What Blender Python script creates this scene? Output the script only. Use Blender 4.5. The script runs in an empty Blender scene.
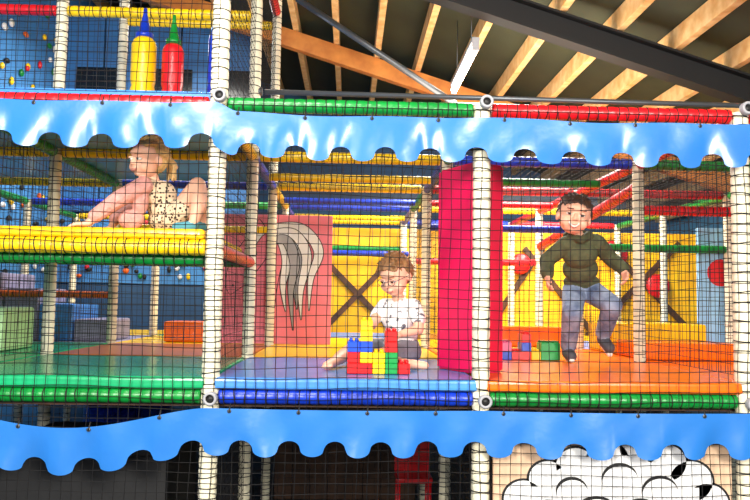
import bpy, bmesh, math, random
import numpy as np
from mathutils import Vector, Matrix
random.seed(7)
S = bpy.context.scene
COL = S.collection

def lin(c):
    o=[]
    for v in c:
        v=v/255.0
        o.append(v/12.92 if v<=0.04045 else ((v+0.055)/1.055)**2.4)
    return (o[0],o[1],o[2],1.0)

MATS={}
def mat(name,rgb,rough=0.45,var=0.10,nscale=6,bump=0.0,bscale=30,metal=0.0,coat=0.0,rgb2=None,kind='noise',thr=None,emit=0.0):
    if name in MATS: return MATS[name]
    m=bpy.data.materials.new(name); m.use_nodes=True
    nt=m.node_tree; N=nt.nodes; L=nt.links
    b=N['Principled BSDF']
    b.inputs['Roughness'].default_value=rough
    b.inputs['Metallic'].default_value=metal
    if coat: b.inputs['Coat Weight'].default_value=coat; b.inputs['Coat Roughness'].default_value=0.15
    c=lin(rgb)
    if rgb2 is None: c2=(c[0]*(1-var*2),c[1]*(1-var*2),c[2]*(1-var*2),1)
    else: c2=lin(rgb2)
    tc=N.new('ShaderNodeTexCoord')
    if kind=='noise':
        t=N.new('ShaderNodeTexNoise'); t.inputs['Scale'].default_value=nscale; t.inputs['Detail'].default_value=4
        fac=t.outputs['Fac']
    elif kind=='voronoi':
        t=N.new('ShaderNodeTexVoronoi'); t.inputs['Scale'].default_value=nscale; fac=t.outputs['Distance']
    L.new(tc.outputs['Object'],t.inputs['Vector'])
    r=N.new('ShaderNodeValToRGB')
    a,bb=(thr if thr else (0.3,0.7))
    r.color_ramp.elements[0].position=a; r.color_ramp.elements[1].position=bb
    r.color_ramp.elements[0].color=c2; r.color_ramp.elements[1].color=c
    L.new(fac,r.inputs['Fac']); L.new(r.outputs['Color'],b.inputs['Base Color'])
    if bump:
        t2=N.new('ShaderNodeTexNoise'); t2.inputs['Scale'].default_value=bscale; t2.inputs['Detail'].default_value=3
        L.new(tc.outputs['Object'],t2.inputs['Vector'])
        bp=N.new('ShaderNodeBump'); bp.inputs['Strength'].default_value=bump; bp.inputs['Distance'].default_value=0.02
        L.new(t2.outputs['Fac'],bp.inputs['Height']); L.new(bp.outputs['Normal'],b.inputs['Normal'])
    if emit:
        b.inputs['Emission Color'].default_value=c; b.inputs['Emission Strength'].default_value=emit
    MATS[name]=m
    return m

# foam / vinyl colours
RED=mat('red_vinyl',(222,20,32),0.33,0.12,bump=0.15)
YEL=mat('yellow_vinyl',(250,205,8),0.33,0.12,bump=0.15)
GRN=mat('green_vinyl',(8,142,55),0.33,0.15,bump=0.15)
BLU=mat('blue_vinyl',(18,60,200),0.33,0.15,bump=0.15)
ORG=mat('orange_vinyl',(245,105,15),0.35,0.12,bump=0.15)
CRM=mat('cream_foam',(244,236,206),0.5,0.08,nscale=12,bump=0.2)
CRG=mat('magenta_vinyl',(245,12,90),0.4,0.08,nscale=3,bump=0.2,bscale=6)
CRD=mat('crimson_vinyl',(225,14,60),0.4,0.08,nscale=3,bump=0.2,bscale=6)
TIE=mat('lacing_cord',(22,18,17),0.7)
NET=mat('net_cord',(12,10,12),0.8)
BAN=mat('banner_blue_pvc',(42,118,200),0.28,0.08,nscale=2,bump=0.2,bscale=7,coat=0.35)
MGR=mat('mat_green',(30,172,110),0.22,0.12,nscale=2,bump=0.25,bscale=5)
MBL=mat('mat_blue',(75,145,230),0.25,0.10,nscale=2,bump=0.25,bscale=5)
MOR=mat('mat_orange',(252,112,10),0.25,0.10,nscale=2,bump=0.25,bscale=5)
MYE=mat('mat_yellow',(250,200,15),0.25,0.10,nscale=2,bump=0.25,bscale=5)
MBR=mat('mat_brown',(190,105,45),0.3,0.10,nscale=2)
MGY=mat('mat_grey',(150,145,175),0.4,0.10,nscale=3)
MPG=mat('mat_pale_green',(180,225,160),0.4,0.10,nscale=3)
BLK=mat('black_paint',(15,14,15),0.5)
WHT=mat('white_paint',(238,238,238),0.5,0.04)
GRY=mat('grey_paint',(165,165,170),0.5,0.1)
PNK=mat('pink_paint',(250,130,148),0.5,0.06,nscale=4)
BEI=mat('beige_board',(228,192,158),0.6,0.06,nscale=3)
STL=mat('dark_steel',(7,7,9),0.7,0.1)
GST=mat('galvanised_steel',(100,105,110),0.4,0.1,metal=0.6)
WOOD=mat('joist_timber',(242,206,148),0.6,nscale=9,rgb2=(212,158,92),bump=0.1)
GLU=mat('glulam_timber',(215,140,62),0.5,nscale=5,rgb2=(175,100,40))
WBRN=mat('brown_timber',(85,52,26),0.6,nscale=9,rgb2=(52,30,16))

class MB:
    def __init__(s): s.v=[];s.f=[];s.m=[];s.mats=[];s.sm=[]
    def mi(s,m):
        if m not in s.mats: s.mats.append(m)
        return s.mats.index(m)
    def add(s,vs,fs,m,smooth=True):
        o=len(s.v); s.v.extend([tuple(v) for v in vs]); k=s.mi(m)
        for f in fs: s.f.append([i+o for i in f]); s.m.append(k); s.sm.append(smooth)
    def lathe(s,p0,p1,prof,m,seg=12,cap=True,smooth=True):
        p0=Vector(p0);p1=Vector(p1);ax=(p1-p0);L=ax.length;ax.normalize()
        a=ax.orthogonal().normalized(); b=ax.cross(a)
        vs=[];fs=[]
        for (t,r) in prof:
            c=p0+ax*t
            for i in range(seg):
                th=2*math.pi*i/seg
                vs.append(c+a*(r*math.cos(th))+b*(r*math.sin(th)))
        n=len(prof)
        for j in range(n-1):
            for i in range(seg):
                k=(i+1)%seg
                fs.append([j*seg+i,j*seg+k,(j+1)*seg+k,(j+1)*seg+i])
        if cap:
            fs.append(list(range(seg))[::-1]); fs.append([(n-1)*seg+i for i in range(seg)])
        s.add(vs,fs,m,smooth)
    def cyl(s,p0,p1,r0,m,r1=None,seg=12,cap=True):
        if r1 is None:r1=r0
        L=(Vector(p1)-Vector(p0)).length
        s.lathe(p0,p1,[(0,r0),(L,r1)],m,seg,cap)
    def ell(s,c,r,m,R=None,u=14,v=9):
        c=Vector(c); vs=[];fs=[]
        R=R or Matrix.Identity(3)
        if not hasattr(r,'__len__'): r=(r,r,r)
        vs.append(c+R@Vector((0,0,r[2])))
        for j in range(1,v):
            ph=math.pi*j/v
            for i in range(u):
                th=2*math.pi*i/u
                vs.append(c+R@Vector((r[0]*math.sin(ph)*math.cos(th),r[1]*math.sin(ph)*math.sin(th),r[2]*math.cos(ph))))
        vs.append(c+R@Vector((0,0,-r[2]))); last=len(vs)-1
        for i in range(u):
            fs.append([0,1+i,1+(i+1)%u])
            for j in range(v-2):
                a=1+j*u+i;b=1+j*u+(i+1)%u
                fs.append([a,a+u,b+u,b])
            fs.append([last,1+(v-2)*u+(i+1)%u,1+(v-2)*u+i])
        s.add(vs,fs,m)
    def capsule(s,p0,r0,p1,r1,m):
        s.ell(p0,r0,m,u=12,v=8); s.ell(p1,r1,m,u=12,v=8)
        if (Vector(p1)-Vector(p0)).length>1e-5: s.cyl(p0,p1,r0,m,r1,seg=12)
    def box(s,lo,hi,m,bev=0.0,R=None,C=None,seg=2):
        bm=bmesh.new(); bmesh.ops.create_cube(bm,size=1)
        lo=Vector(lo);hi=Vector(hi);c=(lo+hi)/2;d=hi-lo
        for v in bm.verts: v.co=Vector((v.co.x*d.x,v.co.y*d.y,v.co.z*d.z))
        if bev: bmesh.ops.bevel(bm,geom=bm.edges[:],offset=bev,segments=seg,affect='EDGES',profile=0.6)
        bm.verts.index_update()
        vs=[]
        for v in bm.verts:
            co=v.co
            if R: co=R@co
            vs.append(co+c)
        fs=[[v.index for v in f.verts] for f in bm.faces]
        bm.free(); s.add(vs,fs,m,False)
    def obj(s,name,parent=None):
        me=bpy.data.meshes.new(name); me.from_pydata(s.v,[],s.f)
        for m in s.mats: me.materials.append(m)
        me.polygons.foreach_set('material_index',s.m)
        me.polygons.foreach_set('use_smooth',s.sm)
        me.update()
        o=bpy.data.objects.new(name,me); COL.objects.link(o)
        if parent: o.parent=parent
        return o
def empty(name):
    o=bpy.data.objects.new(name,None); COL.objects.link(o); return o

# ---------------------------------------------------------------- grid
GX=[-3.33,-2.0,-0.67,0.665,2.0,3.33]
GY=[0,1.33,2.66,4.0,5.33]
ZD=1.225; ZT=2.68; MT=1.32
def padtube(b,p0,p1,R,m,seg=14,sp=0.05,tie=True):
    p0=Vector(p0);p1=Vector(p1);L=(p1-p0).length; ax=(p1-p0).normalized()
    n=max(1,int(L/sp)); prof=[(0,R*0.9),(0.008,R)]
    for i in range(n):
        t=(i+0.5)*L/n
        prof+= [(max(t-0.014,0.009),R),(t,R*0.93),(min(t+0.014,L-0.009),R)]
    prof+=[(L-0.008,R),(L,R*0.9)]
    b.lathe(p0,p1,prof,m,seg)
    if tie:
        a=ax.orthogonal().normalized()
        for i in range(n):
            t=(i+0.5)*L/n+random.uniform(-.005,.005)
            d=(ax+a*random.uniform(-.12,.12)+ax.cross(a)*random.uniform(-.12,.12)).normalized()
            c=p0+ax*t
            b.lathe(c-d*0.0028,c+d*0.0028,[(0,R*1.0),(0.0028,R*1.035),(0.0056,R*1.0)],TIE,seg,cap=False)

frame=empty('play_structure_frame')
# posts
b=MB()
for i,x in enumerate(GX):
    for j,y in enumerate(GY):
        if j==4 and i in(1,2): continue
        top = 4.35 if (i<=2 and j<=2) else (ZT+0.02)
        padtube(b,(x,y,0.0),(x,y,top),0.045 if j==0 else 0.04,CRM)
b.obj('posts',frame)
# beams
b=MB(); RB=0.037
rowc={0:[RED,RED,GRN,RED,RED],1:[YEL,YEL,YEL,BLU,GRN],2:[YEL,BLU,YEL,RED,RED],3:[BLU,GRN,BLU,YEL,YEL],4:[YEL,YEL,YEL,BLU,RED]}
for j,y in enumerate(GY):
    for i in range(5):
        padtube(b,(GX[i]+.05,y,ZT),(GX[i+1]-.05,y,ZT),RB,rowc[j][i])
colc=[GRN,GRN,YEL,GRN,RED,GRN]
for i,x in enumerate(GX):
    for j in range(4):
        c=colc[i]
        if i==2 and j%2: c=BLU
        if i==3 and j%2: c=BLU
        padtube(b,(x,GY[j]+.05,ZT-0.005),(x,GY[j+1]-.05,ZT-0.005),RB,c)
for (y,c) in ((2.0,YEL),(3.33,BLU),(4.66,YEL)):
    padtube(b,(GX[2]+.04,y,ZT-0.03),(GX[3]-.04,y,ZT-0.03),0.03,c)
for (y,c) in ((2.0,GRN),(3.33,RED)):
    padtube(b,(GX[3]+.04,y,ZT-0.03),(GX[4]-.04,y,ZT-0.03),0.03,c)
dk=[GRN,GRN,BLU,GRN,GRN]
for i in range(5):
    padtube(b,(GX[i]+.045,0,ZD),(GX[i+1]-.045,0,ZD),RB,dk[i])
    for y in GY[1:]:
        padtube(b,(GX[i]+.045,y,ZD),(GX[i+1]-.045,y,ZD),RB,[YEL,RED,YEL,BLU,YEL][i])
for x in GX:
    padtube(b,(x,.05,ZD),(x,1.28,ZD),RB,YEL)
# rails
padtube(b,(.7,4.0,2.13),(1.96,4.0,2.13),.035,RED)
padtube(b,(.7,2.66,2.35),(1.96,2.66,2.35),.032,BLU)
padtube(b,(2.04,1.33,2.36),(3.3,1.33,2.36),.035,RED)
padtube(b,(2.04,2.66,2.2),(3.3,2.66,2.2),.035,GRN)
padtube(b,(2.0,1.37,2.52),(2.0,3.95,2.30),.042,RED)
padtube(b,(-.62,4.0,2.2),(.62,4.0,2.2),.03,BLU)
padtube(b,(-.62,5.33,2.35),(.62,5.33,2.35),.03,GRN)
padtube(b,(-3.3,2.66,1.72),(-2.04,2.66,1.72),.03,ORG)
padtube(b,(-1.96,2.66,2.3),(-.71,2.66,2.3),.03,YEL)
# tower beams
padtube(b,(-1.96,1.33,3.66),(-.71,1.33,3.66),RB,YEL)
padtube(b,(-3.3,1.33,3.66),(-2.04,1.33,3.66),RB,RED)
padtube(b,(-1.96,2.66,4.1),(-.71,2.66,4.1),RB,YEL)
padtube(b,(-.67,.05,4.2),(-.67,1.28,4.2),RB,GRN)
padtube(b,(-.67,1.38,4.2),(-.67,2.6,4.2),RB,RED)
padtube(b,(-1.96,0,4.25),(-.71,0,4.25),RB,YEL)
b.obj('beams',frame)
# clamps
b=MB()
for x in GX:
    for z in (ZT+.03,ZD-.005):
        b.lathe((x+.012,-.045,z),(x+.012,-.085,z),[(0,.034),(.03,.034),(.036,.030),(.036,.021),(.012,.02)],GRY,16,cap=False)
        b.cyl((x+.012,-.05,z),(x+.012,-.070,z),.021,BLK,seg=14)
b.obj('pipe_end_clamps',frame)
b=MB()
b.cyl((-.6,1.33,3.13),(4.6,1.33,3.11),.018,GST)
b.cyl((3.33,1.33,2.7),(3.33,1.33,3.12),.018,GST)
b.cyl((-.62,1.33,3.13),(-.67,1.33,3.13),.03,GST)
b.obj('steel_handrail',frame)

# ---------------------------------------------------------------- nets
def net(name,org,u,v,W,H,sag,amp=0.004,sp=0.05,r=0.0017,parent=None):
    org=Vector(org);u=Vector(u);v=Vector(v);n=u.cross(v).normalized()
    nu=int(round(W/sp)); nv=int(round(H/sp))
    ph=random.uniform(0,6)
    def P(i,j):
        a=i*W/nu; c=j*H/nv
        du=amp*math.sin(c*4.1+ph+a*1.3)+amp*.5*math.sin(c*11+i*.8)
        dv=amp*math.sin(a*3.7+ph*2+c*1.7)+amp*.6*math.sin(a*9+j*1.1)
        if i in(0,nu): du=0
        if j in(0,nv): dv=0
        w=sag*math.sin(math.pi*min(1,max(0,(a%1.33)/1.33)))*math.sin(math.pi*c/H)
        return org+u*(a+du)+v*(c+dv)+n*w
    pts=[[P(i,j) for j in range(nv+1)] for i in range(nu+1)]
    vs=[];fs=[]
    def strip(line,side):
        o=len(vs)
        for p in line:
            vs.append(p+n*r); vs.append(p-n*r*.5+side*r*.87); vs.append(p-n*r*.5-side*r*.87)
        for k in range(len(line)-1):
            a=o+3*k
            for q in range(3):
                fs.append([a+q,a+(q+1)%3,a+3+(q+1)%3,a+3+q])
    for i in range(nu+1): strip(pts[i],u)
    for j in range(nv+1): strip([pts[i][j] for i in range(nu+1)],v)
    b=MB(); b.add(vs,fs,NET,False)
    return b.obj(name,parent)
nets=empty('safety_netting')
net('net_front',(-3.3,-.047,0.02),(1,0,0),(0,0,1),6.6,2.65,0.012,parent=nets,r=.0021,sp=.05,amp=.006)
net('net_tower_front',(-3.3,-.047,2.72),(1,0,0),(0,0,1),2.63,1.6,0.012,parent=nets,r=.0021,sp=.05,amp=.006)
for k,(x,y1,z0,z1) in enumerate([(-.67,2.6,2.72,4.2),(-2,2.6,1.35,2.65),(-.67,1.3,1.35,2.65),(-.67,1.3,.05,1.15),(2,2.6,1.35,2.65),(.665,1.3,.05,1.15),(3.33,2.6,1.35,2.65)]):
    net('net_side_%d'%k,(x,.03,z0),(0,1,0),(0,0,1),y1,z1-z0,0.0,parent=nets)
net('net_side_far',(.665,1.4,1.35),(0,1,0),(0,0,1),2.6,1.3,0,parent=nets)
net('net_side_far2',(-.67,2.7,1.35),(0,1,0),(0,0,1),1.3,1.3,0,parent=nets)
net('net_roof',(-.65,.02,ZT+.0),(1,0,0),(0,1,0),3.95,3.9,-0.03,parent=nets)
net('net_rear_left',(-3.3,2.66,1.35),(1,0,0),(0,0,1),2.6,1.3,0,parent=nets)
net('net_rear_right',(.7,4.0,1.35),(1,0,0),(0,0,1),2.6,1.3,0,parent=nets)
net('net_tower_rear',(-3.3,2.66,2.72),(1,0,0),(0,0,1),2.6,1.4,0,parent=nets)
net('net_under',(-3.3,1.33,.02),(1,0,0),(0,0,1),6.6,1.15,0,parent=nets)

# ---------------------------------------------------------------- banners
def banner(name,x0,x1,top,bot,per,A,sag):
    nx=int((x1-x0)/0.008); nz=14; vs=[];fs=[]
    for i in range(nx+1):
        x=x0+(x1-x0)*i/nx
        u=((x+.02*math.sin(x*3))/per)%1.0
        if u<0.52:
            q=(u-.26)/.26; sc=-math.sqrt(max(0,1-q*q))*0.75
        else:
            q=(u-.76)/.24; sc=math.sqrt(max(0,1-q*q))
        c=math.cos(2*math.pi*(u-.26))
        zt=top(x)-sag(x); zb=bot(x)-sag(x)+A*sc
        for j in range(nz+1):
            t=j/nz
            z=zt+(zb-zt)*t
            y=-.094-.010*math.sin(x*7+math.sin(x*3)*2)*t-.006*math.sin(x*19+z*9)*t-0.007*t*c-.003*math.sin(x*31-z*20)*t
            vs.append((x,y,z))
    for i in range(nx):
        for j in range(nz):
            a=i*(nz+1)+j
            fs.append([a,a+1,a+nz+2,a+nz+1])
    b=MB(); b.add(vs,fs,BAN)
    for k in range(int((x1-x0)/.33)):
        x=x0+.1+k*.33; zt=top(x)-sag(x)-.012
        b.cyl((x,-.097,zt),(x,-.090,zt),.010,GST,seg=10)
        b.cyl((x,-.098,zt-.004),(x+.004,-.085,zt+.035),.0035,TIE,seg=6)
    o=b.obj(name)
    return o
def st(x,a,b_,w=.05):
    t=min(1,max(0,(x-a)/w)); return t*t*(3-2*t)
banner('scalloped_banner',-3.3,3.3,lambda x:2.668-.045*st(x,-.68,0,.12)+.004*math.sin(x*9),
       lambda x:2.470-.040*st(x,-.68,0,.12),0.232,.042,lambda x:.012*math.sin(math.pi*((x+.67)%1.335)/1.335))
banner('scalloped_banner',-3.3,3.3,lambda x:1.180,lambda x:0.990,0.232,.042,
       lambda x:(.10*math.sin(math.pi*min(1,max(0,(x+2.0)/1.33)))**1.5 if x<-.67 and x>-2 else .006*math.sin(math.pi*((x+.67)%1.335)/1.335)))

# ---------------------------------------------------------------- deck mats
cells=[[MGR,MGR,MBL,MOR,MOR],[MGR,MBR,MYE,MOR,MOR],[MGY,MYE,MYE,MYE,MBL],[MYE,MGR,MBL,MBR,MYE]]
deck=empty('deck_mats')
for j in range(4):
    for i in range(5):
        b=MB()
        b.box((GX[i]+.012,GY[j]-.035 if j==0 else GY[j]+.008,1.262),(GX[i+1]-.012,GY[j+1]-.045 if j==0 else GY[j+1]-.008,MT),cells[j][i],.018,seg=3)
        b.obj('mat_%d_%d'%(j,i),deck)
b=MB(); b.box((-3.3,.04,1.17),(3.3,5.3,1.258),WBRN); b.obj('deck_boards',deck)
b=MB()
b.box((-3.3,.05,2.70),(-.70,2.6,2.76),MBL,.015); b.obj('tower_deck_mat')
pl=empty('mid_platform')
b=MB()
b.box((-3.3,-.03,1.995),(-.72,1.30,2.045),MYE,.02,seg=3)
b.box((-3.3,.04,1.955),(-.72,1.27,1.994),WBRN)
padtube(b,(-1.97,0,1.955),(-.715,0,1.955),.042,YEL)
padtube(b,(-3.3,0,1.955),(-2.03,0,1.955),.042,YEL)
padtube(b,(-1.96,.10,1.90),(-.71,.10,1.90),.03,GRN)
padtube(b,(-1.96,1.33,1.95),(-.71,1.33,1.95),.035,GRN)
padtube(b,(-3.3,1.33,1.95),(-2.04,1.33,1.95),.035,GRN)
padtube(b,(-.67,.05,1.95),(-.67,1.28,1.95),.038,RED)
padtube(b,(-2,.05,1.95),(-2,1.28,1.95),.035,GRN)
b.obj('platform_body',pl)

# ---------------------------------------------------------------- foam block
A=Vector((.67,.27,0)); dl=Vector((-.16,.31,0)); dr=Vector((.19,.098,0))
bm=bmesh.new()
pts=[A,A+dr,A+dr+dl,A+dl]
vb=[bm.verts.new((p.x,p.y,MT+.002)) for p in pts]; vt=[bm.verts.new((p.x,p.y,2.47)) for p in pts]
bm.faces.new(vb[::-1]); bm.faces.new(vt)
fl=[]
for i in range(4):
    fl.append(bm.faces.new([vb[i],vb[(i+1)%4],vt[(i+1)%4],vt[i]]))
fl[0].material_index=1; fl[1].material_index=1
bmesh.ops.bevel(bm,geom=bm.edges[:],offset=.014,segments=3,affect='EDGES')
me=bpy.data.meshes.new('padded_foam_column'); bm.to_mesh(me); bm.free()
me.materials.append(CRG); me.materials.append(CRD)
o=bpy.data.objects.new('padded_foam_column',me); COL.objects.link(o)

# ---------------------------------------------------------------- pink horse mural
mur=empty('horse_mural_board')
b=MB(); b.box((-1.12,2.72,MT+.003),(-.15,2.75,2.44),PNK,.004)
def ribbon(b,pts,w,yf,fill,taper=True,ex0=.010):
    n=len(pts)*6; P=[]
    def cr(t):
        k=min(int(t),len(pts)-2); f=t-k
        p=[Vector(pts[max(0,k-1)]),Vector(pts[k]),Vector(pts[k+1]),Vector(pts[min(len(pts)-1,k+2)])]
        return 0.5*((2*p[1])+(p[2]-p[0])*f+(2*p[0]-5*p[1]+4*p[2]-p[3])*f*f+(3*p[1]-p[0]-3*p[2]+p[3])*f**3)
    for i in range(n+1): P.append(cr(i*(len(pts)-1)/n*0.9999))
    for (ex,m,y) in ((ex0,BLK,yf),(0,fill,yf-.0015)):
        vs=[];fs=[]
        for i,p in enumerate(P):
            t=i/n; d=(P[min(i+1,n)]-P[max(i-1,0)]).normalized(); nn=Vector((-d.y,d.x))
            ww=(w*(0.35+.65*math.sin(math.pi*(t*.8+.12)))*(1-t**3) if taper else w)+ex
            vs.append((p.x+nn.x*ww,y,p.y+nn.y*ww)); vs.append((p.x-nn.x*ww,y,p.y-nn.y*ww))
        for i in range(n): fs.append([2*i,2*i+1,2*i+3,2*i+2])
        b.add(vs,fs,m,False)
def disc(b,x,z,r,y,m,n=40,sx=1.0):
    vs=[(x+r*sx*math.cos(2*math.pi*i/n),y,z+r*math.sin(2*math.pi*i/n)) for i in range(n)]
    b.add(vs,[list(range(n))],m,False)
ribbon(b,[(-.66,2.15),(-.72,1.95),(-.76,1.65),(-.78,1.34)],.12,2.7185,PNK,False,.007)
ribbon(b,[(-.74,2.28),(-.80,2.16),(-.92,1.98),(-1.00,1.82),(-1.02,1.74)],.13,2.7155,PNK,True,.007)
ribbon(b,[(-.74,2.24),(-.77,2.32),(-.79,2.40)],.040,2.7125,PNK,True,.007)
disc(b,-.88,2.10,.024,2.712,BLK); disc(b,-.873,2.11,.008,2.7115,WHT)
disc(b,-1.00,1.82,.010,2.712,BLK)
y=2.7095
for k,(x0,z0,dx) in enumerate([(-.72,2.26,.16),(-.69,2.31,.25),(-.67,2.33,.36),(-.66,2.28,.26),(-.66,2.22,.17)]):
    ribbon(b,[(x0,z0),(x0+dx*.7,z0-.01),(x0+dx*1.12,z0-.20),(x0+dx*.95,z0-.44-.05*(k%2)),(x0+dx*.75+.06,z0-.66-.03*k)],.045,y,[WHT,GRY,WHT,WHT,GRY][k],True,.007); y-=.003
ribbon(b,[(-.72,2.30),(-.78,2.26),(-.82,2.18),(-.80,2.08)],.025,y,WHT,True,.006)
b.obj('painted_board',mur)

# ---------------------------------------------------------------- cloud mural: billows with inner arcs only
b=MB(); b.box((.73,.0,.03),(1.93,.03,1.12),BEI,.004)
out=[(.88,.74,.10),(1.00,.84,.095),(1.14,.90,.10),(1.30,.93,.11),(1.46,.99,.10),(1.60,.92,.10),(1.72,.83,.11),(1.80,.72,.11),(.85,.60,.10),(.90,.45,.12),(1.80,.56,.12),(1.78,.40,.12),(1.1,.33,.16),(1.35,.30,.17),(1.6,.32,.16)]
for (x,z,r) in out: disc(b,x,z,r,-.002,BLK,sx=1.1)
for (x,z,r) in out: disc(b,x,z,r-.011,-.0035,WHT,sx=1.1)
b.box((.92,-.0045,.35),(1.76,-.0035,.80),WHT); disc(b,1.32,.74,.22,-.0046,WHT,sx=1.6)
y=-.006
for (x,z,r) in [(1.12,.78,.07),(1.36,.84,.08),(1.56,.78,.08),(1.00,.66,.08),(1.24,.66,.10),(1.46,.66,.09),(1.68,.66,.08),(1.10,.52,.10),(1.36,.50,.11),(1.60,.50,.09)]:
    disc(b,x,z,r,y,BLK,sx=1.15); disc(b,x+.004,z-.014,r-.002,y-.001,WHT,sx=1.17); y-=.002
b.obj('cloud_mural_board')

# ---------------------------------------------------------------- yellow timber wall
PLK=mat('yellow_planks',(250,202,12),0.5,nscale=3,rgb2=(225,162,5))
b=MB()
x=-.35
while x<4.7:
    b.box((x,5.55,1.18),(x+.155,5.58,2.62),PLK,.004); x+=.16
def beam2(b,p,q,w,t,m):
    p=Vector(p);q=Vector(q); d=q-p; L=d.length; 
    ang=math.atan2(d.z,d.x)
    R=Matrix.Rotation(-ang,3,'Y')
    c=(p+q)/2
    b.box(c-Vector((L/2,t/2,w/2)),c+Vector((L/2,t/2,w/2)),m,.004,R=R)
for (p,q) in [((-.3,5.52,2.2),(.6,5.52,1.3)),((-.3,5.49,1.35),(.7,5.49,2.4)),((1.7,5.52,1.3),(2.5,5.52,2.5)),((2.2,5.49,2.4),(3.1,5.49,1.3)),((3.0,5.52,1.3),(4.2,5.52,2.5)),((3.2,5.49,2.5),(4.3,5.49,1.4))]:
    beam2(b,p,q,.07,.03,WBRN)
for (xx,zz,r) in [(3.35,2.35,.17),(2.95,2.05,.12),(2.15,2.2,.13),(3.9,1.95,.15)]:
    b.lathe((xx,5.50,zz),(xx,5.45,zz),[(0,r),(.03,r),(.05,r*.9)],RED,28)
b.obj('yellow_plank_partition')
b=MB(); PBL=mat('pale_blue_panel',(150,200,235),.5,.06)
b.box((3.1,2.75,MT+.003),(3.5,2.79,2.4),PBL,.01)
disc(b,3.3,2.0,.12,2.745,RED); 
b.obj('pale_blue_panel')

fs_=empty('foam_steps')
b=MB(); b.box((2.06,1.40,MT+.003),(2.75,1.95,1.44),MOR,.02); b.obj('step_1',fs_)
b=MB(); b.box((2.06,2.0,MT+.003),(2.8,2.6,1.56),MYE,.02); b.obj('step_2',fs_)
b=MB(); b.box((1.35,2.75,MT+.003),(1.9,2.98,1.50),MOR,.02); b.obj('foam_block')
fs2=empty('foam_steps')
for k in range(4):
    b=MB(); x=-3.25+.3*k
    b.box((x,2.75,MT+.003),(x+.29,3.4,1.90-.13*k),[MGY,MGY,MBL,MGY][k],.02); b.obj('stair_%d'%k,fs2)
b=MB(); b.box((-3.1,1.45,MT+.003),(-2.35,1.95,1.62),MPG,.02); b.obj('foam_block')
b=MB(); b.box((-1.6,2.8,MT+.003),(-1.25,3.1,1.50),MOR,.02); b.obj('foam_block')
b=MB(); b.box((-1.85,.35,.02),(-.95,1.15,.86),mat('black_crate',(16,16,18),.6),.03)
b.box((-1.88,.32,.86),(-.92,1.18,.90),mat('black_crate',(16,16,18),.6),.015); b.obj('storage_crate')
b=MB()
b.box((.36,1.6,.42),(.62,1.85,.46),RED,.012); b.box((.36,1.83,.45),(.62,1.86,.88),RED,.012)
for (x,yy) in ((.38,1.62),(.60,1.62),(.38,1.84),(.60,1.84)): b.cyl((x,yy,0),(x,yy,.43),.012,RED)
b.obj('child_chair')
b=MB()
b.lathe((-1.7,2.2,0),(-1.7,2.2,.9),[(0,.3),(.05,.33),(.85,.33),(.9,.3)],BLU,24); b.obj('foam_drum')
b=MB(); x=-.6
while x<.6:
    b.box((x,2.70,.02),(x+.145,2.73,1.15),WBRN,.004); x+=.15
b.obj('underdeck_board')

def bottle(x,y,c,cap,h,r):
    b=MB(); z=2.762
    b.lathe((x,y,z),(x,y,z+h+.4),[(0,r*.92),(.02,r),(h*.45,r),(h*.5,r*.9),(h*.55,r),(h*.92,r),(h*.97,r*.85),(h,r*.6)],c,24)
    b.lathe((x,y,z+h),(x,y,z+h+.3),[(0,r*.7),(.03,r*.7),(.035,r*.5),(.16,r*.18),(.20,r*.15)],cap,20)
    b.obj('squeeze_bottle_prop')
bottle(-1.37,1.10,YEL,BLU,.64,.080)
bottle(-1.18,1.10,RED,GRN,.60,.070)
bottle(-.90,1.12,BLU,MBL,.70,.055)

# ---------------------------------------------------------------- toy bricks
BR={'r':mat('brick_red',(235,25,28),.3,.03),'y':mat('brick_yellow',(252,212,20),.3,.03),'b':mat('brick_blue',(25,80,220),.3,.03),'g':mat('brick_green',(20,155,70),.3,.03),'p':mat('brick_pink',(240,120,170),.3,.03)}
def brick(b,x,y,z,c,w=1,u=.066,h=.062):
    b.box((x,y,z),(x+u*w-.002,y+u*2-.004,z+h-.001),BR[c],.003,seg=1)
    for i in range(w*1):
        for jx in (0.27,0.73):
            for j in (.27,.73,1.27,1.73):
                b.cyl((x+u*(i+jx),y+u*j,z+h-.001),(x+u*(i+jx),y+u*j,z+h+.012),u*.15,BR[c],seg=10)
b=MB(); x0=0.0;y0=.19;u=.066;h=.056
lay=[[('r',0,2),('y',2,1),('g',3,1),('r',4,1)],[('r',0,1),('y',1,1),('y',2,1),('g',3,1)],[('b',0,1),('b',1,1),('r',3,1)],[('y',1,1),('r',3,1)],[('y',1,1)]]
for k,row in enumerate(lay):
    for (c,i,w) in row: brick(b,x0+i*u,y0,MT+.003+k*h,c,w,h=h)
b.obj('toy_brick_stack')
b=MB(); x0=1.04;y0=1.27
lay=[[('b',0,1),('r',1,2),('y',3,1),('g',4,2)],[('p',0,1),('b',2,1),('g',4,2)],[('r',2,1)]]
for k,row in enumerate(lay):
    for (c,i,w) in row: brick(b,x0+i*u,y0,MT+.003+k*.058,c,w,h=.058)
b.obj('toy_brick_stack')

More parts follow.
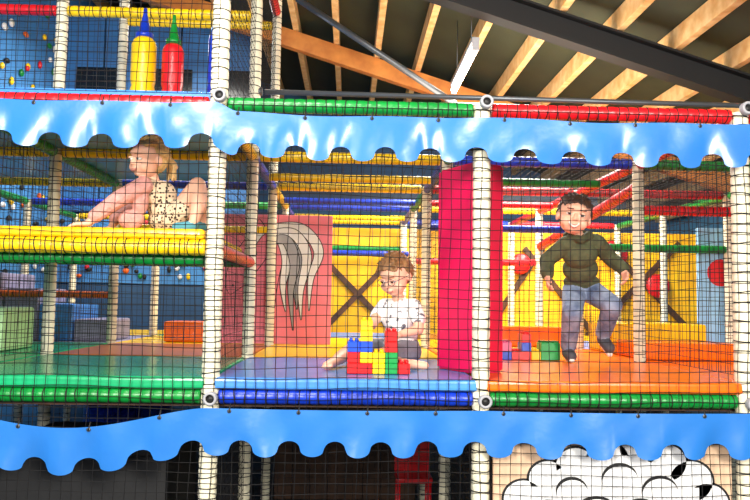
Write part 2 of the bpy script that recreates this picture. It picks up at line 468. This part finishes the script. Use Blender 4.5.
# ================================================================ PEOPLE
SK=mat('skin',(244,186,156),.5,.05,nscale=20)
def rotf(f,roll=0):
    y=-Vector(f).normalized(); x=y.cross(Vector((0,0,1))).normalized(); z=x.cross(y)
    M=Matrix((x,y,z)).transposed()
    return M@Matrix.Rotation(roll,3,'Y')
class Fig:
    def __init__(s): s.p=[]
    def cap(s,a,ra,b_,rb,m): s.p.append(('c',Vector(a),ra,Vector(b_),rb,m))
    def chain(s,pts,m):
        for (a,ra),(b_,rb) in zip(pts[:-1],pts[1:]): s.cap(a,ra,b_,rb,m)
    def ell(s,c,r,m,R=None): s.p.append(('e',Vector(c),r,R or Matrix.Identity(3),None,m))
    def build(s,name,voxel,smooth,parent):
        b=MB()
        for q in s.p:
            if q[0]=='c': b.capsule(q[1],q[2],q[3],q[4],BLK)
            else: b.ell(q[1],q[2],BLK,q[3],u=20,v=14)
        o=b.obj(name+'_tmp')
        md=o.modifiers.new('r','REMESH'); md.mode='VOXEL'; md.voxel_size=voxel
        if smooth:
            ms=o.modifiers.new('s','SMOOTH'); ms.iterations=smooth; ms.factor=.5
        dg=bpy.context.evaluated_depsgraph_get()
        me=bpy.data.meshes.new_from_object(o.evaluated_get(dg))
        bpy.data.objects.remove(o)
        n=len(me.polygons); ce=np.empty(n*3); me.polygons.foreach_get('center',ce); ce=ce.reshape(-1,3)
        best=np.full(n,1e9); idx=np.zeros(n,int); mats=[]
        for q in s.p:
            if q[5] not in mats: mats.append(q[5])
            k=mats.index(q[5])
            if q[0]=='c':
                a=np.array(q[1]);d=np.array(q[3])-a; L=max(d@d,1e-12)
                t=np.clip(((ce-a)@d)/L,0,1)
                dist=np.linalg.norm(ce-(a+t[:,None]*d),axis=1)-(q[2]+t*(q[4]-q[2]))
            else:
                R=np.array(q[3]); l=(ce-np.array(q[1]))@R; r=np.array(q[2] if hasattr(q[2],'__len__') else (q[2],)*3)
                k0=np.linalg.norm(l/r,axis=1); k1=np.linalg.norm(l/(r*r),axis=1)+1e-9
                dist=k0*(k0-1)/k1
            w=dist<best; best[w]=dist[w]; idx[w]=k
        me.materials.clear()
        for m in mats: me.materials.append(m)
        me.polygons.foreach_set('material_index',idx.astype(np.int32))
        me.polygons.foreach_set('use_smooth',[True]*n)
        me.update()
        o=bpy.data.objects.new(name,me); COL.objects.link(o); o.parent=parent
        return o
def hand(F,wr,d,n,side,m,curl=.5,s=1.0):
    wr=Vector(wr); d=Vector(d).normalized(); n=Vector(n); n=(n-d*n.dot(d)).normalized(); w=d.cross(n)
    for k in (-1.5,-.5,.5,1.5):
        F.cap(wr+w*k*.007*s,.013*s,wr+d*.046*s+w*k*.0135*s,.0095*s,m)
    for i,k in enumerate((-1.5,-.5,.5,1.5)):
        L=[.034,.042,.039,.031][i if side>0 else 3-i]*s
        p=wr+d*.046*s+w*k*.0140*s+w*k*.001
        c=curl
        p1=p+(d*math.cos(c)+n*math.sin(c))*L*.55; p2=p1+(d*math.cos(2*c)+n*math.sin(2*c))*L*.5
        F.cap(p,.0082*s,p1,.0078*s,m); F.cap(p1,.0078*s,p2,.0065*s,m)
    p=wr+d*.012*s+w*side*.016*s; p1=p+(d*.6+w*side*.75+n*.2)*.03*s; p2=p1+(d*.9+w*side*.2+n*.4)*.022*s
    F.cap(p,.011*s,p1,.009*s,m); F.cap(p1,.009*s,p2,.007*s,m)
def head(F,c,R,skin,s=1.0):
    c=Vector(c); T=lambda v:c+R@(Vector(v)*s)
    E=lambda v,r,m=skin:F.ell(T(v),tuple(x*s for x in r),m,R)
    E((0,.012,.022),(.075,.088,.080)); E((0,-.020,-.026),(.064,.062,.060)); E((0,-.052,-.066),(.022,.020,.015))
    E((.034,-.046,-.034),(.030,.027,.027)); E((-.034,-.046,-.034),(.030,.027,.027))
    E((0,-.062,.034),(.045,.02,.02))
    F.cap(T((0,-.080,.002)),.006*s,T((0,-.090,-.018)),.0095*s,skin)
    for sx in(1,-1):
        E((sx*.009,-.083,-.020),(.007,.007,.006))
        E((sx*.075,.012,-.008),(.010,.018,.024))
    E((0,-.078,-.045),(.022,.012,.012))
def face(c,R,parent,s=1.0,iris=(70,45,25),brow=(90,60,35),smile=0.0,glasses=False):
    c=Vector(c); T=lambda v:c+R@(Vector(v)*s); b=MB()
    LIP=mat('lip',(208,118,108),.4); EW=mat('eye_white',(238,236,232),.2,.02); PU=mat('pupil',(10,8,8),.1)
    IR=mat('iris_%d'%iris[0],iris,.2); BW=mat('brow_%d'%brow[0],brow,.8); TE=mat('teeth',(245,242,232),.3,.02)
    for sx in(1,-1):
        b.ell(T((sx*.030,-.0705,.003)),tuple(q*s for q in(.0145,.0125,.0090)),EW,R)
        b.ell(T((sx*.030,-.0806,.003)),tuple(q*s for q in(.0078,.0035,.0075)),IR,R)
        b.ell(T((sx*.030,-.0834,.003)),tuple(q*s for q in(.0042,.0015,.0042)),PU,R)
        b.ell(T((sx*.030,-.0712,.0095)),tuple(q*s for q in(.0160,.0135,.0075)),SK,R)
        b.capsule(T((sx*.016,-.0845,.0255)),.0022*s,T((sx*.044,-.0745,.0265)),.0016*s,BW)
        b.capsule(T((sx*.020,-.0835,.0045)),.0010*s,T((sx*.041,-.0800,.0040)),.0010*s,BW)
    pr=None
    for k in range(-4,5):
        x=k*.0055; z=-.048+smile*.011*(k/4)**2; yy=-.0890+.010*(k/4)**2
        p=T((x,yy,z)); p2=T((x,yy,z-.004-smile*.011*(1-(k/4)**2)))
        if pr:
            b.capsule(pr[0],.0018*s,p,.0018*s,LIP); b.capsule(pr[1],.0022*s,p2,.0022*s,LIP)
            if smile>.5: b.capsule((pr[0]+pr[1])/2,.0042*s,(p+p2)/2,.0042*s,TE)
        pr=(p,p2)
    b.obj('face_features',parent)
    if glasses:
        g=MB(); GM=mat('glasses_frame',(40,50,80),.3)
        for sx in(1,-1):
            P_=[T((sx*.031+.021*math.cos(a*math.pi/8),-.0925+.004*abs(math.cos(a*math.pi/8)),.003+.017*math.sin(a*math.pi/8))) for a in range(17)]
            for q,r_ in zip(P_[:-1],P_[1:]): g.capsule(q,.0014*s,r_,.0014*s,GM)
            g.capsule(T((sx*.052,-.087,.005)),.0014*s,T((sx*.082,.01,.004)),.0014*s,GM)
        g.capsule(T((-.010,-.094,.006)),.0014*s,T((.010,-.094,.006)),.0014*s,GM)
        g.obj('glasses',parent)
def hair(c,R,m,parent,s=1.0,n=170,length=.035,messy=.5,fringe=.03,extra=None,back=0.0,seed=1):
    rd=random.Random(seed)
    F=Fig(); c=Vector(c); T=lambda v:c+R@(Vector(v)*s)
    F.ell(T((0,.024,.030)),tuple(q*s for q in(.078,.086,.079)),m,R)
    F.ell(T((0,.045,-.005)),tuple(q*s for q in(.070,.058,.062)),m,R)
    cnt=0
    while cnt<n:
        th=rd.uniform(-math.pi,math.pi); ph=rd.uniform(0,1.75)
        v=Vector((math.sin(ph)*math.sin(th),-math.sin(ph)*math.cos(th),math.cos(ph)))
        if v.y<-.30 and v.z<.66-fringe*3: continue
        if abs(v.x)>.6 and v.z<0.05 and v.y<.2: continue
        cnt+=1
        p=Vector((v.x*.078,.014+v.y*.088,.024+v.z*.082))
        down=Vector((v.x*.4,v.y*.5+back,-.8+v.z*.2)); down=(down-v*down.dot(v)).normalized()
        dd=(down+Vector((rd.uniform(-1,1),rd.uniform(-1,1),rd.uniform(-1,1)))*messy+v*.25).normalized()
        F.cap(T(p),.0080*s,T(p+dd*length*rd.uniform(.6,1.2)),.0032*s,m)
    if extra: extra(F,T,R,m,s)
    return F.build('hair',.0038,1,parent)

HOOD=mat('olive_hoodie',(84,88,58),.85,.2,nscale=25,bump=.6,bscale=14)
JEAN=mat('blue_jeans',(145,160,185),.8,nscale=14,rgb2=(72,90,125),bump=.6,bscale=18)
SHOE=mat('sneaker_grey',(70,72,80),.6,.1); SOLE=mat('sneaker_sole',(235,232,225),.6,.04)
SHIRT=mat('printed_tshirt',(240,238,234),.8,nscale=26,rgb2=(95,95,105),thr=(.38,.44),bump=.3,bscale=16)
SHORT=mat('grey_shorts',(135,138,150),.8,.15,nscale=20,bump=.5,bscale=16)
LEO=mat('leopard_print',(220,196,165),.8,nscale=55,rgb2=(50,36,30),kind='voronoi',thr=(.34,.44),bump=.2)
JKT=mat('pink_fleece',(224,160,150),.95,.12,nscale=30,bump=.7,bscale=40)
SOCK=mat('teal_sock',(80,150,165),.9,.1)
HB=mat('brown_hair',(165,116,70),.6,.3,nscale=60); HD=mat('dark_hair',(72,49,37),.5,.3,nscale=60); HL=mat('blonde_hair',(238,196,128),.55,.25,nscale=60)
V=Vector
# ---- standing boy (mid-stride, knees bent, leaning forward)
P=empty('boy'); s_=1.10; P.scale=(s_,s_,s_); P.location=(.015+1.52*(1-s_),.12+1.0*(1-s_),MT-1.30*s_)
F=Fig()
F.ell((1.485,.930,1.950),(.108,.086,.095),HOOD); F.ell((1.510,1.00,1.860),(.106,.088,.09),HOOD); F.ell((1.540,1.07,1.785),(.110,.092,.055),HOOD)
F.cap((1.405,.905,1.995),.052,(1.573,.92,2.015),.052,HOOD)
F.ell((1.480,.955,2.055),(.088,.062,.040),HOOD); F.cap((1.42,.88,2.045),.026,(1.465,.830,2.015),.02,HOOD); F.cap((1.525,.88,2.052),.026,(1.465,.830,2.015),.02,HOOD)
F.cap((1.47,.90,2.02),.036,(1.435,.860,2.09),.038,SK)
F.chain([((1.395,.905,1.995),.052),((1.298,.96,1.905),.046),((1.275,.865,1.820),.038)],HOOD)
F.cap((1.275,.865,1.825),.024,(1.272,.85,1.80),.021,SK)
hand(F,(1.272,.848,1.797),(-.1,-.45,-1),(.8,-.2,0),1,SK,.5)
F.chain([((1.585,.92,2.01),.052),((1.690,1.00,1.930),.046),((1.722,.88,1.860),.038)],HOOD)
F.cap((1.722,.88,1.86),.024,(1.725,.865,1.838),.021,SK)
hand(F,(1.725,.862,1.835),(0,-.6,-1),(-.8,-.2,0),-1,SK,.55)
F.ell((1.55,1.10,1.745),(.104,.090,.070),JEAN)
F.chain([((1.502,1.09,1.73),.075),((1.430,.90,1.600),.060),((1.462,1.08,1.395),.048)],JEAN)
F.chain([((1.598,1.09,1.73),.075),((1.655,.87,1.645),.060),((1.670,1.06,1.480),.048)],JEAN)
F.cap((1.462,1.095,1.352),.037,(1.450,.985,1.339),.033,SHOE); F.cap((1.462,1.10,1.319),.018,(1.448,.970,1.319),.017,SOLE); F.cap((1.462,1.09,1.345),.03,(1.462,1.08,1.395),.03,SHOE)
F.cap((1.675,1.09,1.440),.037,(1.684,1.00,1.390),.033,SHOE); F.cap((1.676,1.115,1.412),.018,(1.684,.995,1.354),.017,SOLE)
hc=(1.412,.800,2.150); R=rotf((-.20,-1,-.02),.20)
head(F,hc,R,SK,1.2)
F.build('body',.0042,3,P)
face(hc,R,P,1.2,smile=1.0,brow=(60,42,32))
def fr(F,T,R,m,s):
    rd=random.Random(1)
    for k in range(-8,9):
        x=k*.0080
        F.cap(T((x-.010,-.035,.094-abs(k)*.0025)),.009*s,T((x+.008,-.074+abs(k)*.0028,.066+rd.uniform(-.006,.004)-.0025*abs(k))),.0045*s,m)
hair(hc,R,HD,P,1.18,n=230,length=.028,messy=.45,extra=fr,seed=3)
# ---- sitting boy
P=empty('boy'); P.location=(.03,0,MT-1.30)
F=Fig()
RT=rotf((-.6,-.8,0))
F.ell((.295,.70,1.395),(.112,.100,.080),SHORT,RT)
F.ell((.283,.690,1.485),(.104,.090,.10),SHIRT,RT); F.ell((.270,.675,1.585),(.110,.086,.10),SHIRT,RT); F.ell((.288,.70,1.435),(.110,.100,.045),SHIRT,RT)
F.cap((.193,.722,1.655),.046,(.348,.612,1.655),.046,SHIRT)
F.cap((.268,.670,1.675),.034,(.255,.650,1.74),.036,SK)
F.cap((.350,.607,1.655),.046,(.372,.55,1.585),.045,SHIRT)
F.chain([((.370,.555,1.59),.032),((.372,.52,1.525),.030),((.270,.45,1.500),.022)],SK)
hand(F,(.265,.447,1.500),(-1,-.45,-.1),(.0,.1,-1),1,SK,.45)
F.cap((.188,.729,1.655),.046,(.140,.70,1.595),.043,SHIRT)
F.chain([((.142,.70,1.597),.032),((.110,.60,1.545),.029),((.085,.45,1.560),.022)],SK)
hand(F,(.083,.44,1.560),(.0,-1,.0),(0,0,-1),-1,SK,.3)
F.chain([((.33,.64,1.39),.074),((.22,.53,1.392),.060)],SHORT)
F.chain([((.22,.53,1.388),.049),((.15,.48,1.375),.044),((.23,.435,1.345),.036),((.31,.42,1.338),.026)],SK)
F.cap((.33,.415,1.337),.027,(.40,.41,1.330),.022,SK)
F.chain([((.24,.77,1.39),.072),((.10,.72,1.40),.060)],SHORT)
F.chain([((.10,.72,1.398),.049),((-.01,.68,1.39),.044),((-.07,.57,1.357),.038),((-.10,.47,1.342),.027)],SK)
F.cap((-.105,.45,1.340),.028,(-.145,.37,1.328),.022,SK)
for k in range(5): F.cap((-.128-.009*k+.012,.375-.003*k,1.325),.009,(-.138-.009*k+.012,.352-.002*k,1.322),.008,SK)
hc=(.242,.615,1.828); R=rotf((-.62,-.80,-.45),0)
head(F,hc,R,SK,1.16)
F.build('body',.0042,3,P)
face(hc,R,P,1.16,smile=.25,brow=(120,85,55),glasses=True)
def curl(F,T,R,m,s):
    rd=random.Random(5)
    for k in range(60):
        th=rd.uniform(-math.pi,math.pi); ph=rd.uniform(0,1.0)
        v=V((math.sin(ph)*math.sin(th),-math.sin(ph)*math.cos(th),math.cos(ph)))
        if v.y<-.5: continue
        p=V((v.x*.080,.016+v.y*.086,.030+v.z*.086)); q=p+V((rd.uniform(-1,1),rd.uniform(-1,1),rd.uniform(-.2,1)))*.014
        F.cap(T(p),.009*s,T(q),.006*s,m)
    for k in range(-7,8):
        F.cap(T((k*.008,-.035,.097-abs(k)*.003)),.009*s,T((k*.009-.012,-.074+abs(k)*.003,.070+rd.uniform(-.006,.004)-.003*abs(k))),.005*s,m)
hair(hc,R,HB,P,1.14,n=200,length=.032,messy=.7,extra=curl,seed=9)
# ---- girl
P=empty('girl')
F=Fig()
F.ell((-.990,.38,2.125),(.116,.105,.075),LEO); F.ell((-1.010,.36,2.19),(.098,.088,.085),LEO); F.ell((-1.035,.34,2.26),(.090,.082,.080),LEO)
F.cap((-1.085,.265,2.300),.042,(-1.045,.41,2.300),.042,LEO)
F.cap((-1.065,.335,2.31),.033,(-1.085,.315,2.38),.034,SK)
F.ell((-1.115,.245,2.215),(.045,.045,.085),JKT); F.ell((-1.16,.25,2.115),(.070,.055,.055),JKT)
F.chain([((-1.100,.240,2.295),.050),((-1.205,.18,2.215),.045),((-1.320,.165,2.120),.037)],JKT)
F.cap((-1.320,.165,2.117),.025,(-1.345,.16,2.088),.021,SK)
hand(F,(-1.348,.16,2.080),(-1,-.1,-.12),(0,0,-1),-1,SK,.10,1.1)
F.chain([((-1.055,.435,2.300),.048),((-1.19,.47,2.22),.043),((-1.30,.43,2.135),.036)],JKT)
F.cap((-1.30,.43,2.135),.023,(-1.315,.42,2.09),.020,SK)
hand(F,(-1.32,.42,2.08),(-1,0,-.12),(0,0,-1),1,SK,.10)
F.chain([((-.96,.32,2.125),.070),((-.90,.28,2.180),.066)],LEO)
F.chain([((-.92,.29,2.16),.058),((-.815,.245,2.300),.047),((-.80,.21,2.18),.041),((-.815,.19,2.105),.029)],SK)
F.cap((-.815,.195,2.10),.031,(-.82,.195,2.085),.031,SOCK); F.cap((-.82,.195,2.08),.030,(-.90,.155,2.070),.023,SOCK)
F.chain([((-.96,.46,2.125),.070),((-.89,.46,2.185),.064)],LEO)
F.chain([((-.91,.46,2.17),.056),((-.79,.44,2.275),.047),((-.77,.41,2.165),.041),((-.80,.39,2.105),.029)],SK)
F.cap((-.80,.39,2.10),.031,(-.88,.37,2.072),.024,SOCK)
hc=(-1.095,.280,2.440); R=rotf((-.62,-.82,-.10),.06)
head(F,hc,R,SK,1.10)
F.build('body',.0042,3,P)
face(hc,R,P,1.10,smile=.3,iris=(90,120,140),brow=(170,130,85))
def pony(F,T,R,m,s):
    rd=random.Random(2)
    for k in range(26):
        dx=rd.uniform(-.02,.02);dz=rd.uniform(-.015,.015)
        F.cap(T((dx*.5,.105,.03+dz*.6)),.012*s,T((dx*1.2,.145+rd.uniform(0,.02),-.02+dz)),.010*s,m)
        F.cap(T((dx*1.2,.15,-.02+dz)),.010*s,T((dx*1.4,.145+rd.uniform(-.01,.02),-.085+dz)),.004*s,m)
    for k in range(-6,7):
        F.cap(T((k*.008,-.050+abs(k)*.001,.082-abs(k)*.002)),.009*s,T((k*.011,.0,.102-abs(k)*.004)),.010*s,m)
hair(hc,R,HL,P,1.08,n=190,length=.045,messy=.15,extra=pony,back=1.6,fringe=.02,seed=4)

# ================================================================ ROOM
FL=mat('floor_rubber',(60,50,45),.7,.1,nscale=3)
b=MB(); b.box((-4.6,-6.5,-.1),(5.6,9,-.001),FL); b.obj('floor')
WL=mat('wall_blue_climbing',(70,140,208),.6,.15,nscale=1.5)
WN=mat('wall_navy_lower',(40,80,120),.6,.15,nscale=1.5)
b=MB(); b.box((-4.0,-6.5,0),(-3.8,9,6.2),WL); wl=b.obj('wall_left')
HC=[RED,YEL,GRN,WHT,ORG,BLK]
b=MB()
for k in range(240):
    yy=random.uniform(1.2,5.8); z=random.uniform(1.6,5.4)
    b.ell((-3.775,yy,z),(.024,random.uniform(.03,.06),random.uniform(.03,.05)),random.choice(HC),u=8,v=6)
for k in range(90):
    xx=random.uniform(-3.7,-1.25); z=random.uniform(1.95,2.7)
    b.ell((xx,5.825,z),(random.uniform(.025,.05),.024,random.uniform(.025,.045)),random.choice(HC),u=8,v=6)
b.obj('climbing_holds',wl)
WBK=mat('wall_back_blue',(50,95,140),.7,.2,nscale=1.0)
b=MB(); b.box((-3.8,8.8,0),(5.5,9,6.0),WBK); b.obj('wall_back')
b=MB(); b.box((5.5,-6.5,0),(5.7,9,5.0),mat('wall_right_blue',(90,150,190),.7,.1)); b.obj('wall_right')
b=MB(); b.box((-3.78,5.85,1.88),(-1.2,5.95,2.75),WL); b.box((-3.78,5.85,0),(-1.2,5.95,1.86),WN); b.obj('wall_climbing_partition')
b=MB(); CP=mat('blue_cladding',(50,115,180),.5,.15,nscale=2); CP2=mat('dark_window',(18,26,34),.2,.1)
for i in range(5):
    x=-3.75+i*.5
    b.box((x,5.9,2.8),(x+.48,5.95,5.4),CP,.01)
for i in range(3):
    for z in (3.3,4.2):
        x=-3.6+i*.9
        b.box((x,5.87,z),(x+.6,5.9,z+.5),CP2,.01); b.box((x-.04,5.86,z-.05),(x+.64,5.895,z),GST,.005)
b.obj('wall_cladding')
# roof
SL=-.31
def rz(x): return 4.62+SL*(x-1.1)
OLV=mat('roof_panel',(48,54,34),.8,.2,nscale=2)
b=MB()
b.add([(-4.6,-6.5,rz(-4.6)),(5.6,-6.5,rz(5.6)),(5.6,9,rz(5.6)),(-4.6,9,rz(-4.6)),(-4.6,-6.5,rz(-4.6)+.1),(5.6,-6.5,rz(5.6)+.1),(5.6,9,rz(5.6)+.1),(-4.6,9,rz(-4.6)+.1)],
      [[0,1,2,3],[7,6,5,4],[0,4,5,1],[1,5,6,2],[2,6,7,3],[3,7,4,0]],OLV,False)
b.obj('ceiling')
b=MB(); x=-3.7
while x<5.4:
    b.box((x-.035,-6.4,rz(x)-.185),(x+.035,8.78,rz(x)-.005),WOOD,.004); x+=.5
b.obj('ceiling_joists')
def rafter(name,y,z_off,h,w,m,x0=-3.75,x1=5.4,I=False):
    b=MB()
    def quadbox(y0,y1,za,zb):
        vs=[]
        for x in(x0,x1):
            for (yy,zz) in ((y0,za),(y1,za),(y1,zb),(y0,zb)): vs.append((x,yy,rz(x)-z_off+zz))
        b.add(vs,[[0,1,2,3],[7,6,5,4],[0,4,5,1],[1,5,6,2],[2,6,7,3],[3,7,4,0]],m,False)
    if I:
        quadbox(y-w/2,y+w/2,-.02,0); quadbox(y-w/2,y+w/2,-h,-h+.02); quadbox(y-.01,y+.01,-h+.02,-.02)
    else: quadbox(y-w/2,y+w/2,-h,0)
    return b.obj(name)
rafter('steel_rafter',2.5,.195,.24,.16,STL,I=True)
rafter('glulam_rafter',5.2,.195,.22,.12,GLU)
b=MB()
b.cyl((-.55,3.3,4.62),(1.0,3.3,3.62),.030,GST); b.cyl((1.0,3.3,3.62),(3.2,3.3,3.6),.016,GST)
b.obj('steel_brace')
TUB=mat('lamp_tube',(255,250,235),.3,.01,emit=16.0)
def tube(x,y0,y1,z):
    e=empty('fluorescent_lamp')
    b=MB(); b.cyl((x,y0,z),(x,y1,z),.034,TUB,seg=16); b.obj('tube',e)
    b=MB(); b.box((x-.035,y0-.05,z+.045),(x+.035,y1+.05,z+.085),GRY,.008)
    for yy in (y0-.03,y1+.03): b.box((x-.03,yy-.02,z-.035),(x+.03,yy+.02,z+.05),GRY,.005)
    for yy in (y0+.2,y1-.2): b.cyl((x,yy,z+.08),(x,yy,rz(x)-.01),.004,GST)
    b.obj('fixture',e)
tube(1.08,2.66,3.95,3.95)

# area lights added as fill, no fixtures for them in view
def area(name,loc,tgt,size,energy,col=(1,.95,.87)):
    l=bpy.data.lights.new(name,'AREA'); l.size=size; l.energy=energy; l.color=col
    o=bpy.data.objects.new(name,l); COL.objects.link(o); o.location=loc
    o.rotation_euler=(Vector(tgt)-Vector(loc)).to_track_quat('-Z','Y').to_euler()
area('fill_light',(-1.8,-5.6,2.9),(-.8,1,2.0),1.2,360)  # added low frontal fill that reaches the figures under the banner
area('fill_light.001',(2.4,-5.2,2.8),(1.0,1,1.9),1.2,310)  # second added low frontal fill, from the right
area('fill_light.002',(-2.0,4.0,4.6),(-2.2,4.4,0),1.5,170)  # added fill for the rear left area
area('fill_light.003',(1.4,3.2,3.70),(1.4,3.4,0),1.6,300)  # added fill to brighten the inside of the bays
area('fill_light.004',(2.8,4.6,3.4),(2.2,5.5,1.8),.8,70)  # added fill for the plank partition at the rear
area('fill_light.005',(1.5,3.0,2.95),(1.8,3.8,4.4),1.6,80,(1,.93,.80))  # added unseen upward fill to brighten the joists
area('fill_light.006',(-.8,-2.6,4.6),(0,.6,1.8),.7,150)  # overhead fill from the camera side
w=bpy.data.worlds.new('World'); S.world=w; w.use_nodes=True
w.node_tree.nodes['Background'].inputs[0].default_value=(1,.98,.96,1)
w.node_tree.nodes['Background'].inputs[1].default_value=.75
S.view_settings.view_transform='Standard'

# camera
cd=bpy.data.cameras.new('camera'); cd.sensor_width=36; cd.lens=736/750*36
co=bpy.data.objects.new('camera',cd); COL.objects.link(co)
Rm=Matrix.Rotation(math.radians(-2.0),4,'Z')@Matrix.Rotation(math.radians(94.0),4,'X')@Matrix.Rotation(math.radians(.88),4,'Z')
co.matrix_world=Matrix.Translation((0,-3.68,1.70))@Rm
S.camera=co
